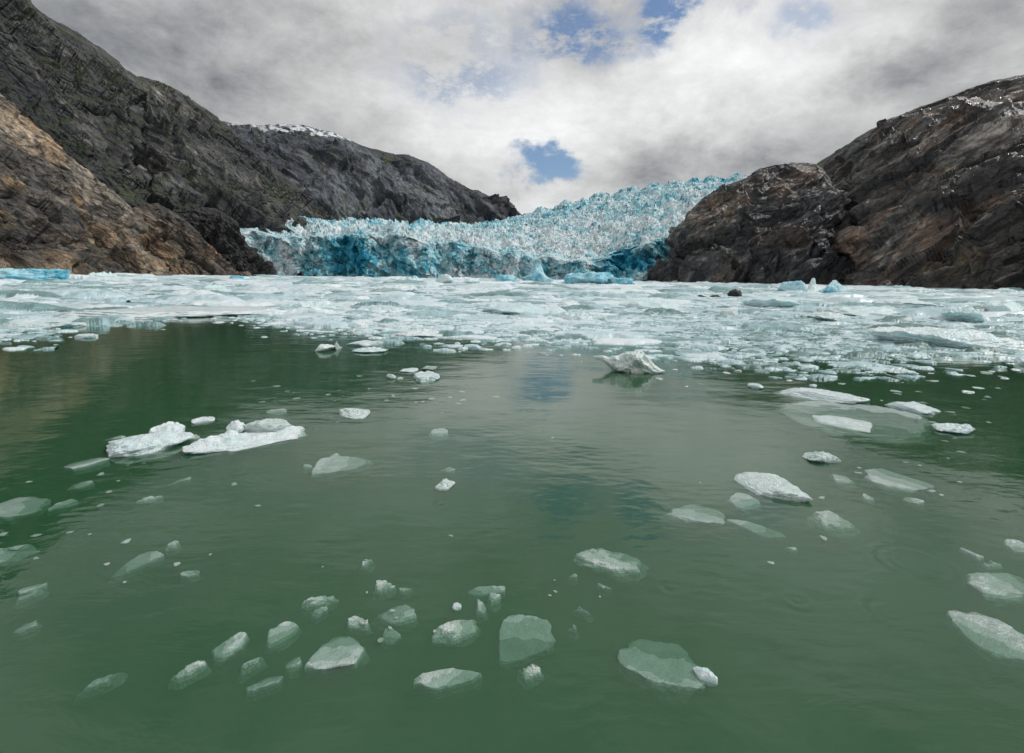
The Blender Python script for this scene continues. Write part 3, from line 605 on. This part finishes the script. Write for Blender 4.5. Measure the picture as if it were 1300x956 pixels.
# (px, py of the middle in the photograph's ground plan, width px, depth px on the picture, turn, height px above water, draught m, kind, material, seed, name, category, label)
W_, G_, C_, S_, B_, T_ = M_white, M_grey, M_clear, M_slab, M_blue, M_turq
FL = [
 # the far line of bergs in front of the glacier and the shores
 (38, 357, 84, 3, 0, 14, 1.5, 'slab', B_, 1, 'long flat blue ice slab at the far left foot of the brown cliff'),
 (130, 352, 30, 2, 0, 6, 1, 'cluster', T_, 2, 'low pale lump of ice at the waterline under the brown cliff'),
 (185, 353, 36, 2, 0, 5, 1, 'lump', T_, 33, 'flat pale lump of ice before the brown rock knob'),
 (305, 356, 26, 2, 0, 5, 1, 'slab', B_, 4, 'small turquoise ice slab at the foot of the black rocks'),
 (520, 358, 34, 3, 0, 7, 1, 'cluster', T_, 5, 'low white ice mound below the left part of the glacier front'),
 (565, 360, 26, 3, 0, 11, 1, 'lump', T_, 6, 'rounded white berg with a knob on top below the glacier front'),
 (598, 360, 24, 2, 0, 7, 1, 'facet', T_, 7, 'small pale berg next to the rounded white berg'),
 (641, 358, 30, 3, 0, 8, 1, 'slab', B_, 8, 'low vivid blue berg lying left of the pointed blue berg'),
 (681, 360, 40, 4, 0, 25, 2, 'fin', B_, 9, 'vivid blue berg with a tall pointed fin before the glacier'),
 (748, 361, 62, 4, 0, 14, 2, 'wedge', B_, 10, 'long light blue wedge shaped berg before the dark blue ice cave'),
 (788, 362, 34, 3, 0, 8, 1, 'slab', B_, 11, 'small blue berg at the right end of the ice cave'),
 (1005, 371, 34, 3, 0, 13, 1.5, 'wedge', B_, 12, 'left blue berg of the three under the dark dome'),
 (1033, 371, 22, 3, 0, 17, 1.5, 'fin', T_, 13, 'middle white pointed berg of the three under the dark dome'),
 (1060, 372, 34, 3, 0, 15, 1.5, 'fin', B_, 14, 'right blue humped berg of the three under the dark dome'),
 (1160, 372, 40, 3, 0, 5, 1, 'slab', T_, 15, 'low pale ice slab at the foot of the right shore rocks'),
 (1275, 373, 50, 3, 0, 6, 1, 'cluster', T_, 16, 'low blue tinted floe at the far right shore'),
 # larger pieces within the brash
 (230, 398, 230, 10, .0, 6, .3, 'slab', W_, 20, 'very long flat white floe along the left edge of the open water'),
 (60, 412, 110, 10, 0, 5, .2, 'slab', T_, 21, 'flat pale floe at the left edge of the picture beside the open water'),
 (400, 390, 90, 9, 0, 8, .3, 'cluster', T_, 22, 'broad hummocky pale floe inside the brash ice left of centre'),
 (500, 372, 60, 5, 0, 10, .5, 'lump', T_, 23, 'rounded blue white hummock in the brash below the glacier'),
 (655, 396, 80, 9, 0, 11, .4, 'lump', T_, 24, 'wide rounded pale hummock in the brash at the centre'),
 (735, 406, 60, 9, 0, 8, .3, 'cluster', W_, 25, 'white lumpy floe at the near rim of the brash'),
 (825, 391, 80, 7, 0, 11, .5, 'lump', T_, 26, 'broad pale blue mound in the brash right of centre'),
 (980, 388, 70, 8, 0, 12, .5, 'lump', T_, 27, 'pale turquoise mound in the brash under the rock dome'),
 (1090, 398, 90, 8, 0, 9, .4, 'lump', T_, 28, 'wide low turquoise floe in the brash on the right'),
 (1050, 405, 60, 6, 0, 9, .3, 'facet', W_, 29, 'angular white block in the brash on the right'),
 (1150, 388, 70, 6, 0, 7, .3, 'lump', T_, 30, 'flat blue floe in the brash before the right shore'),
 (1278, 400, 60, 10, 0, 17, .8, 'lump', T_, 31, 'large smooth pale berg cut by the right picture edge'),
 (1222, 408, 46, 7, .3, 17, .5, 'facet', T_, 32, 'angular white berg behind the large turquoise floe'),
 (1215, 437, 190, 12, 0, 19, .5, 'lump', T_, 34, 'large smooth translucent turquoise floe at the right'),
 (1248, 447, 36, 5, 0, 4, .05, 'slab', W_, 35, 'thin white plate in front of the large turquoise floe'),
 (1145, 474, 34, 5, 0, 5, .05, 'cluster', W_, 36, 'small white lumpy floe below the large turquoise floe'),
 (1297, 462, 14, 5, 0, 9, .1, 'lump', W_, 37, 'white lump at the right edge below the turquoise floe'),
 (540, 424, 70, 8, 0, 5, .1, 'cluster', W_, 38, 'flat white floe just off the rim of the brash at centre left'),
 (110, 428, 24, 4, 0, 3, .05, 'slab', T_, 39, 'small pale plate in the dark water at the left'),
 # open water
 (413, 445, 26, 4, 0, 7, .05, 'lump', W_, 40, 'small round white lump at the left of the flat white group'),
 (463, 438, 46, 4, 0, 4, .04, 'slab', W_, 41, 'thin white plate at the back of the flat white group'),
 (470, 446, 44, 5, 0, 5, .05, 'cluster', W_, 42, 'white knobbly plate at the front of the flat white group'),
 (428, 443, 12, 4, 0, 9, .05, 'fin', S_, 43, 'tiny green upright ice stub in the flat white group'),
 (542, 480, 34, 9, 0, 5, .05, 'slab', W_, 44, 'oval white disc of ice in dark water left of centre'),
 (519, 471, 24, 4, 0, 3, .03, 'wedge', W_, 45, 'thin white plate left behind the oval white disc'),
 (545, 469, 22, 4, 0, 3, .03, 'slab', S_, 46, 'thin greenish plate right behind the oval white disc'),
 (497, 480, 12, 3, 0, 5, .03, 'facet', G_, 47, 'small grey lump left of the oval white disc'),
 (508, 481, 8, 3, 0, 2, .03, 'facet', G_, 48, 'dark little lump touching the small grey lump'),
 (452, 525, 38, 14, .2, 6, .06, 'cluster', G_, 49, 'bubbly grey white lump between the white cluster and the centre'),
 (959, 491, 19, 5, 0, 4, .04, 'lump', W_, 50, 'small smooth white oval alone in the dark water at the right'),
 (1040, 503, 104, 12, -.12, 6, .07, 'slab', W_, 51, 'long white crest of the big broken floe at the right'),
 (1082, 528, 186, 46, -.14, 5, .10, 'slab', S_, 52, 'big sunken glassy slab below the long white crest'),
 (1158, 519, 56, 10, .05, 7, .08, 'lump', W_, 53, 'smooth white rounded end of the big broken floe'),
 (1068, 537, 70, 12, -.3, 4, .06, 'facet', G_, 54, 'jagged grey shard at the front of the big sunken slab'),
 (1209, 545, 42, 12, -.1, 6, .05, 'cluster', W_, 55, 'white crusted floe right of the big broken floe'),
 (1042, 582, 40, 14, -.2, 7, .06, 'cluster', G_, 56, 'bubbly white topped lump below the big broken floe'),
 (978, 618, 72, 32, .35, 8, .08, 'lump', G_, 57, 'wedge of bubbly glassy ice with a white peak at centre right'),
 (940, 632, 44, 18, -.5, 5, .06, 'wedge', C_, 58, 'dark clear blade of ice leaning against the bubbly wedge'),
 (878, 650, 84, 26, .3, 6, .08, 'wedge', S_, 59, 'smooth pale green slab with a white lit rim at centre right'),
 (1060, 660, 54, 24, -.4, 5, .06, 'cluster', C_, 60, 'glassy bubbly floe right of the bubbly wedge'),
 (1138, 608, 74, 26, -.15, 3, .05, 'slab', S_, 61, 'flat pale green plate under the surface at the right'),
 (1070, 606, 30, 14, 0, 6, .05, 'cluster', C_, 62, 'clear craggy lump left of the flat pale green plate'),
 (1102, 630, 16, 8, 0, 5, .04, 'facet', C_, 63, 'small dark clear shard in front of the flat pale green plate'),
 (1160, 634, 24, 6, -.2, 3, .03, 'slab', S_, 64, 'thin pale sliver below the flat pale green plate'),
 (188, 564, 88, 22, .28, 14, .1, 'lump', W_, 65, 'smooth bluish white floe at the left with a rounded knob'),
 (213, 553, 38, 12, .1, 14, .06, 'lump', W_, 66, 'rounded white knob at the right end of the smooth bluish floe'),
 (243, 556, 22, 8, .2, 3, .04, 'slab', S_, 67, 'little grey green plate between the two white floes at the left'),
 (316, 558, 138, 22, .06, 12, .1, 'cluster', W_, 68, 'wide bubbly white floe with stacked lumps left of centre'),
 (300, 551, 22, 10, 0, 18, .05, 'lump', W_, 69, 'round white lump on the left part of the wide bubbly floe'),
 (338, 548, 60, 14, -.1, 16, .05, 'lump', G_, 70, 'crusty grey lump on the back of the wide bubbly floe'),
 (110, 586, 46, 12, .15, 3, .04, 'slab', S_, 71, 'grey green plate left of the smooth bluish floe'),
 (101, 613, 28, 6, .2, 2, .03, 'slab', S_, 72, 'thin pale sliver below the grey green plate'),
 (146, 555, 24, 5, .15, 2, .03, 'slab', S_, 73, 'thin pale sliver behind the smooth bluish floe'),
 (80, 638, 34, 5, .3, 2, .03, 'slab', S_, 74, 'thin pale sliver right of the plate at the left edge'),
 (228, 608, 26, 5, .3, 2, .03, 'slab', S_, 75, 'thin pale sliver alone below the two white floes'),
 (20, 642, 66, 22, .1, 4, .05, 'slab', S_, 76, 'flat grey plate cut by the left picture edge'),
 (12, 700, 60, 20, .2, 3, .05, 'slab', S_, 77, 'low dim plate at the left edge below the flat grey plate'),
 (430, 587, 84, 20, .45, 3, .06, 'slab', S_, 78, 'long slanting pale green slab below the bubbly grey lump'),
 (424, 577, 14, 7, 0, 5, .03, 'facet', C_, 79, 'tiny sparkling crumb on the slanting pale green slab'),
 (392, 590, 15, 6, .3, 3, .03, 'lump', S_, 80, 'tiny pale lump at the left tip of the slanting slab'),
 (565, 616, 26, 12, 0, 6, .05, 'cluster', G_, 81, 'small bubbly lump alone just left of centre'),
 (776, 707, 90, 34, -.12, 6, .08, 'cluster', C_, 82, 'oval glassy bubbly floe alone right of the centre foreground'),
 (1268, 738, 62, 46, -.3, 5, .08, 'lump', S_, 83, 'round pale sunken lump near the right edge'),
 (1258, 712, 22, 14, -.2, 6, .05, 'cluster', C_, 84, 'sparkling clear crown on top of the round sunken lump'),
 (1234, 700, 34, 6, -.7, 5, .03, 'wedge', C_, 85, 'thin clear spike reaching left from the sparkling crown'),
 (1292, 692, 26, 12, -.2, 3, .04, 'slab', S_, 86, 'pale plate cut by the right edge above the round sunken lump'),
 (1262, 806, 104, 38, -.5, 5, .07, 'slab', S_, 87, 'long slanting glassy slab at the lower right edge'),
 (1282, 806, 20, 9, 0, 6, .03, 'facet', C_, 88, 'sparkling crumb on the long slab at the lower right'),
 (292, 813, 44, 28, .25, 6, .06, 'lump', S_, 89, 'egg shaped white grey lump at the lower left'),
 (357, 799, 50, 22, .35, 5, .05, 'lump', S_, 90, 'rough grey white lump above the blocky slab'),
 (426, 826, 78, 50, .25, 6, .06, 'slab', S_, 91, 'thick blocky pale slab in the lower left centre'),
 (500, 776, 60, 26, .1, 3, .05, 'wedge', S_, 92, 'triangular grey green plate above the thin pale plate'),
 (497, 802, 26, 18, 0, 3, .05, 'lump', S_, 93, 'small dim round lump below the triangular plate'),
 (456, 788, 34, 12, -.4, 3, .03, 'facet', C_, 94, 'dark clear shard left of the triangular plate'),
 (406, 759, 46, 13, .05, 5, .04, 'cluster', C_, 95, 'bubbly sparkling sliver above the rough grey lump'),
 (404, 773, 22, 8, .3, 2, .03, 'slab', S_, 96, 'tiny pale sliver under the bubbly sparkling sliver'),
 (465, 712, 22, 9, .8, 4, .03, 'cluster', S_, 97, 'small upright pale chip alone in the lower centre left'),
 (488, 742, 30, 14, .2, 4, .04, 'cluster', C_, 98, 'bubbly clear crumb above the triangular plate'),
 (515, 744, 18, 8, .3, 2, .03, 'slab', S_, 99, 'dim chip right of the bubbly clear crumb'),
 (570, 858, 86, 22, .1, 6, .06, 'slab', S_, 100, 'long pale slab with a sparkling right end at lower centre'),
 (610, 768, 22, 20, 0, 5, .05, 'lump', S_, 101, 'left round white pebble of ice above the big sunken slab'),
 (628, 757, 20, 16, 0, 5, .05, 'lump', S_, 102, 'right round white pebble of ice above the big sunken slab'),
 (619, 746, 46, 11, .15, 3, .04, 'slab', S_, 103, 'thin pale plate behind the two round white pebbles'),
 (580, 797, 66, 24, .35, 3, .05, 'cluster', C_, 104, 'glittering sunken slab left of the big sunken slab'),
 (580, 770, 12, 7, 0, 3, .03, 'lump', G_, 105, 'tiny white chip left of the two round pebbles'),
 (660, 798, 84, 56, -.95, 2, .08, 'wedge', S_, 106, 'big dim sunken slab slanting down in the lower centre'),
 (672, 848, 34, 24, -.4, 2, .05, 'cluster', C_, 107, 'dim sunken crumbly lump below the big sunken slab'),
 (838, 838, 100, 70, -.75, 2, .08, 'slab', S_, 108, 'large sunken glassy slab at the bottom right of centre'),
 (896, 857, 32, 16, -.6, 7, .05, 'lump', W_, 109, 'white crusted corner at the right end of the large sunken slab'),
 (170, 713, 60, 14, .45, 3, .04, 'wedge', S_, 110, 'slanting streak shaped plate in the dark water at lower left'),
 (220, 690, 20, 7, .5, 3, .03, 'cluster', S_, 111, 'small bright sliver at the upper end of the streak shaped plate'),
 (242, 724, 22, 8, .4, 2, .03, 'slab', S_, 112, 'dim chip right of the streak shaped plate'),
 (128, 858, 56, 16, .15, 3, .05, 'cluster', S_, 113, 'dim crumbly slab at the bottom left'),
 (240, 846, 50, 16, .25, 4, .05, 'cluster', C_, 114, 'sparkling dim slab below the egg shaped lump'),
 (318, 838, 36, 14, .5, 5, .04, 'cluster', C_, 115, 'bubbly slanting chip between the egg shaped lump and the blocky slab'),
 (372, 838, 24, 18, 0, 2, .04, 'slab', S_, 116, 'dim round plate left of the blocky slab'),
 (335, 862, 44, 18, .1, 3, .04, 'slab', S_, 117, 'dim pale plate at the bottom below the bubbly slanting chip'),
 (40, 742, 30, 10, .2, 2, .03, 'slab', S_, 118, 'dim sliver at the lower left edge under the low dim plate'),
 (38, 750, 36, 8, .3, 2, .03, 'cluster', S_, 119, 'dim crumb streak just under the dim sliver at the left'),
 (34, 790, 30, 14, .3, 2, .03, 'cluster', S_, 120, 'faint crumbly patch in the dark water at the lower left'),
 (740, 770, 30, 8, -.4, 2, .03, 'cluster', S_, 121, 'line of dim crumbs right of the big sunken slab'),
 (727, 728, 14, 6, 0, 3, .03, 'lump', S_, 122, 'dim pebble below left of the oval glassy bubbly floe'),
 (768, 741, 20, 7, -.3, 2, .03, 'slab', S_, 123, 'dim pebble below the oval glassy bubbly floe'),
 (728, 794, 16, 7, -.3, 2, .03, 'cluster', S_, 124, 'lone dim crumb between the two big sunken slabs'),
 (960, 668, 70, 12, -.1, 2, .03, 'slab', S_, 125, 'thin sunken plate below the bubbly wedge'),
 (1004, 694, 16, 6, -.3, 4, .03, 'lump', S_, 126, 'small white chip right of the thin sunken plate'),
 (352, 522, 24, 7, .1, 2, .03, 'slab', S_, 127, 'dim plate left of the bubbly grey lump'),
 (556, 548, 26, 10, 0, 2, .03, 'cluster', C_, 128, 'faint ring of clear crumbs above the small bubbly lump'),
 (568, 594, 20, 6, 0, 2, .03, 'slab', S_, 129, 'dim chip just above the small bubbly lump'),
 (258, 534, 26, 6, 0, 3, .03, 'cluster', W_, 130, 'small white crumbs behind the wide bubbly floe'),
 (190, 630, 30, 7, .15, 4, .03, 'cluster', C_, 131, 'sparkling crumbs with one bright tip below the smooth bluish floe'),
]
def place(px, py, w, dp, rot, hp, draught, kind, mat, seed, label):
    X, Y, R = ground(px, py); d = math.sqrt(X * X + Y * Y + CAMH ** 2)
    dz = f0[1] * Y + f0[2] * (-CAMH); depth = dz                      # depth along the view
    mpp = depth / FPX
    sx = w * mpp / 2
    # depth extent on the ground from picture height
    ya, yb = ground(px, py - dp / 2)[2] if py - dp / 2 > azh(px) + 1.5 else R * 1.2, ground(px, py + dp / 2)[2]
    sy = abs(ya - yb) / 2
    sy = min(max(sy, sx * .25), sx * 1.6)
    top = hp * mpp
    sunk = py > 480 and hp <= 6 and mat in (M_slab, M_clear)
    me = chunk_mesh('ice_floe', seed, sx, sy, top, draught, mat, kind, 6 if w > 80 else 5 if w > 30 else 4, sunk=sunk)
    o = link('ice_floe' if R < 150 else 'iceberg', me, (X, Y, 0))
    # turn: rotation on the water plane that shows as `rot` in the picture
    o.rotation_euler = (0, 0, -math.atan2(X, Y) * .9 + rot * (1.2 if kind in ('slab', 'wedge', 'cluster', 'lump', 'facet') else 0))
    tag(o, label, 'ice floe' if R < 150 else 'iceberg')
    return o
def azh(px): return 351 + (px - CX) * ROLL
for f in FL: place(*f)

# the faceted winged berg in open water, with its keel under water
def winged_berg():
    X, Y, R = ground(797, 471); mpp = (f0[1] * Y - f0[2] * CAMH) / FPX
    g = []
    # crest outline (px offsets right, px up, m depth): a long thin wing on the left, a rounded peak, a tip right
    prof = [(-44, 17, .02), (-34, 18, .05), (-24, 17, .16), (-12, 20, .3), (-2, 25, .4), (8, 28, .42), (16, 27, .4), (24, 20, .34), (32, 10, .24), (40, 5, .1), (45, 3, .02)]
    under = [(-44, 14), (-34, 12), (-24, 4), (-12, -3), (-2, -4), (8, -4), (16, -4), (24, -4), (32, -4), (40, 0), (45, 1)]
    n = 110; k = 40; V = []
    xs = np.linspace(-44, 45, n)
    top = np.interp(xs, [p[0] for p in prof], [p[1] for p in prof]); dep = np.interp(xs, [p[0] for p in prof], [p[2] for p in prof]); un = np.interp(xs, [u[0] for u in under], [u[1] for u in under])
    for i in range(n):
        for j in range(k):
            a = 2 * math.pi * j / k; c = math.cos(a); s = math.sin(a)
            zc = (top[i] + un[i]) / 2 * mpp; zr = (top[i] - un[i]) / 2 * mpp
            nn = float(perlin(np.array([xs[i] * .09]), np.array([c * 1.4 + 3]), np.array([s * 1.4]))[0])
            nn += .35 * float(perlin(np.array([xs[i] * .3]), np.array([c * 4 + 3]), np.array([s * 4]))[0])
            V.append((xs[i] * mpp, -c * dep[i] * (1 + .5 * nn) * (1 if c < 0 else .8), zc + s * zr * (1 + .25 * nn)))
    Q = [(i * k + j, i * k + (j + 1) % k, (i + 1) * k + (j + 1) % k, (i + 1) * k + j) for i in range(n - 1) for j in range(k)]
    V = np.array(V)
    me = raw_mesh('iceberg', V, Q, M_wing, None, False)
    o = link('iceberg', me, (X, Y, 0)); o.rotation_euler = (0, 0, -math.atan2(X, Y))
    tag(o, 'small winged berg with a white rounded peak standing alone in the open water', 'iceberg')
M_wing = floe_material('winged_berg_ice', (.80, .86, .84), (.55, .68, .63), .8, .2, 1.2, .02)
winged_berg()

# boulders lying in the brash
M_stone = rock_material('boulder_stone', 0, .2, .6, (.012, .012, .013), (.03, .03, .03), (.045, .038, .03), (.07, .07, .07), .3, .2, 0, None, .5, 1.5)
for px, py, w, hp, sd, lb in [(933, 377, 18, 8, 1, 'largest dark boulder lying in the brash under the rock dome'), (908, 378, 14, 3, 2, 'low dark stone just left of the largest boulder'), (890, 378, 14, 3, 3, 'leftmost low dark stone of the three under the dome'),
                              (162, 387, 7, 4, 4, 'small dark stone on the ice at the left'), (178, 388, 13, 2, 5, 'long low dark stone beside the small one on the left ice'), (272, 388, 12, 2, 6, 'low dark stone in the brash before the black rocks')]:
    X, Y, R = ground(px, py); mpp = R / FPX
    me = chunk_mesh('boulder', 200 + sd, w * mpp / 2, w * mpp / 2.4, hp * mpp + .03, .3, M_stone, 'facet', 3, 8, 1.2)
    tag(link('boulder', me, (X, Y, 0.0)), lb, 'boulder')

# floating fragments one can count: individuals that share a few shapes
protos = {}
for nm, mat in (('w', W_), ('t', T_), ('g', G_), ('s', S_)):
    protos[nm] = [chunk_mesh('ice_fragment', 300 + i, 1, .75, .38, .5, mat, kd, 3) for i, kd in enumerate(('lump', 'facet', 'slab', 'cluster', 'facet', 'wedge'))]
g = np.random.default_rng(21)
def frag(nm, name, X, Y, s, hz, label, cat, group):
    o = link(name, protos[nm][g.integers(0, 6)], (X, Y, g.uniform(-.01, .01) * s - (.27 * s * hz if name == 'ice_crumb' else 0)))
    o.rotation_euler = (0, 0, g.uniform(0, 6.28)); o.scale = (s, s * g.uniform(.7, 1.1), s * hz)
    tag(o, label, cat, group)
cnt = 0
while cnt < 110:   # pieces within the brash
    az = g.uniform(d2r(-44), d2r(44)); re = float(edge_r(az)); r = re * math.exp(g.uniform(.02, 1.35))
    X, Y = r * math.sin(az), r * math.cos(az); s = r / FPX * g.uniform(4, 15) * (1.2 if r > 40 else 1)
    if az > .35 and r < 40: s *= .6
    frag('w' if g.random() < .55 else 't', 'ice_block', X, Y, s, g.uniform(.5, 1.1), 'white or blue tinted ice block jammed in the pack of brash ice', 'ice block', 'ice blocks jammed in the brash'); cnt += 1
cnt = 0
while cnt < 70:    # crumbs off the rim of the brash
    px = g.uniform(0, 1300); yr = np.interp(px, [e[0] for e in EDGE], [e[1] for e in EDGE])
    py = yr + abs(g.normal()) * (22 if px > 700 else 9)
    X, Y, r = ground(px, py); s = r / FPX * g.uniform(2, 7)
    frag('w' if g.random() < .7 else 's', 'ice_chip', X, Y, s, g.uniform(.3, .6), 'small pale ice chip floating just off the rim of the brash', 'ice chip', 'chips off the rim of the brash'); cnt += 1
cl = [(560, 500, 60, 18, 26), (340, 500, 60, 20, 12), (1200, 500, 100, 40, 30), (80, 690, 110, 40, 14), (230, 720, 80, 40, 10), (480, 770, 90, 40, 14), (740, 750, 40, 40, 9), (150, 610, 100, 30, 12), (1100, 620, 100, 30, 12), (650, 640, 400, 100, 14), (430, 500, 80, 40, 12), (1190, 600, 80, 40, 8)]
for cx, cy, sx, sy, n in cl:
    for _ in range(int(n * .65)):
        px, py = cx + g.normal() * sx * .6, cy + g.normal() * sy * .6
        if py < 470 or py > 940: continue
        X, Y, r = ground(px, py); s = math.hypot(r, CAMH) / FPX * g.uniform(1.2, 5.0)
        frag('s', 'ice_crumb', X, Y, s, g.uniform(.2, .4), 'tiny pale crumb of ice scattered over the open green water', 'ice crumb', 'crumbs scattered over the open water')

# ------------------------------------------------------------------ light
SUN_EL, SUN_AZ = d2r(46), d2r(78)      # bearing clockwise from the view direction (+Y)
sd = Vector((math.sin(SUN_AZ) * math.cos(SUN_EL), math.cos(SUN_AZ) * math.cos(SUN_EL), math.sin(SUN_EL)))
sl = bpy.data.lights.new('sun', 'SUN'); sl.energy = 2.0; sl.angle = d2r(5); sl.color = (1, .98, .95)
so = bpy.data.objects.new('sun', sl); so.rotation_euler = sd.to_track_quat('Z', 'Y').to_euler(); COL.objects.link(so)

wd = bpy.data.worlds.new('World'); SC.world = wd; wd.use_nodes = True
t = NT(wd.node_tree); out = t.n('ShaderNodeOutputWorld')
sky = t.n('ShaderNodeTexSky', sky_type='NISHITA'); sky.sun_disc = False; sky.sun_elevation = SUN_EL; sky.sun_rotation = SUN_AZ
D = t.n('ShaderNodeTexCoord').outputs['Generated']
sp = t.n('ShaderNodeSeparateXYZ'); t.put(sp.inputs[0], D); x, y, z = sp.outputs
zz = t.m('ADD', t.m('MAXIMUM', z, 0.), .26)
pl = t.comb(t.m('DIVIDE', x, zz), t.m('DIVIDE', y, zz), 0.)
az = t.m('ARCTAN2', x, y); el = t.m('ARCSINE', z)
wn = t.n('ShaderNodeSeparateXYZ'); t.put(wn.inputs[0], t.noise(D, 5.5, 6, .6, .3, out=1))
wa = t.m('ADD', az, t.m('MULTIPLY', t.m('SUBTRACT', wn.outputs[0], .5), .30)); we = t.m('ADD', el, t.m('MULTIPLY', t.m('SUBTRACT', wn.outputs[1], .5), .20))
def blob(px, py, rx, ry, inner=.35):
    a0, te = azte(px, py); e0 = math.atan(te)
    dx = t.m('DIVIDE', t.m('SUBTRACT', wa, a0), rx / FPX * math.cos(a0) ** 1.5); dy = t.m('DIVIDE', t.m('SUBTRACT', we, e0), ry / FPX)
    d = t.m('SQRT', t.m('ADD', t.m('MULTIPLY', dx, dx), t.m('MULTIPLY', dy, dy)))
    return t.mr(d, 1.25, inner)
Ds = t.n('ShaderNodeVectorMath', operation='MULTIPLY'); t.put(Ds.inputs[0], D); Ds.inputs[1].default_value = (1, 1, 1.9); Ds = Ds.outputs[0]
n1 = t.noise(Ds, 3.2, 10, .58, .3); n2 = t.noise(Ds, 9.0, 10, .70, .1); n3 = t.noise(pl, .55, 4, .5)
br = t.m('ADD', .60, t.m('MULTIPLY', t.m('SUBTRACT', n1, .5), .85)); br = t.m('ADD', br, t.m('MULTIPLY', t.m('SUBTRACT', n2, .5), .55))
for px, py, rx, ry, s in [(120, 60, 330, 190, -.17), (80, -150, 500, 170, -.08), (230, 85, 140, 60, -.07), (1120, 90, 110, 50, -.24), (1260, 60, 170, 110, -.19), (900, 200, 190, 55, -.15), (760, 215, 120, 40, -.08), (1000, 215, 150, 60, -.08),
                          (760, 130, 300, 90, .20), (950, 60, 170, 90, .18), (670, 262, 110, 26, .20), (480, 110, 150, 90, .05), (600, 180, 120, 60, .08), (380, 60, 200, 60, -.03), (1150, 10, 80, 30, .14)]:
    br = t.m('ADD', br, t.m('MULTIPLY', blob(px, py, rx, ry, 0.0), s))
br = t.m('MAXIMUM', br, .11)
cc = t.mix(t.mr(br, .15, .55), (.90, .95, 1.03), (.985, .995, 1.0))
vm = t.n('ShaderNodeVectorMath', operation='SCALE'); t.put(vm.inputs[0], cc); t.put(vm.inputs['Scale'], br)
hole = blob(688, 214, 56, 21, .72)
for px, py, rx, ry, s in [(740, 35, 95, 30, .85), (590, 95, 110, 40, .55), (862, 8, 60, 32, 1.1), (690, 60, 60, 25, .6), (1020, 20, 60, 20, .5), (560, 60, 90, 40, .35)]:
    hole = t.m('MAXIMUM', hole, t.m('MULTIPLY', t.m('MULTIPLY', blob(px, py, rx, ry, .2), t.mr(n2, .40, .56)), s * 1.1))
hole = t.m('MULTIPLY', hole, t.mr(n2, .78, .56), clamp=True)
skm = t.n('ShaderNodeVectorMath', operation='MULTIPLY'); t.put(skm.inputs[0], sky.outputs[0]); skm.inputs[1].default_value = (.088, .096, .104)
mx = t.mix(t.m('MULTIPLY', hole, 1.0), vm.outputs[0], skm.outputs[0])
bg = t.n('ShaderNodeBackground'); t.put(bg.inputs[0], mx); bg.inputs[1].default_value = 1.0
t.t.links.new(bg.outputs[0], out.inputs[0])

# ------------------------------------------------------------------ render settings
SC.render.engine = 'CYCLES'
SC.cycles.use_denoising = True; SC.cycles.use_adaptive_sampling = True; SC.cycles.adaptive_threshold = .025
SC.cycles.max_bounces = 6; SC.cycles.diffuse_bounces = 2; SC.cycles.transparent_max_bounces = 12
SC.cycles.caustics_reflective = False; SC.cycles.caustics_refractive = False
SC.view_settings.view_transform = 'Standard'; SC.view_settings.look = 'None'; SC.view_settings.gamma = 1; SC.view_settings.exposure = 0
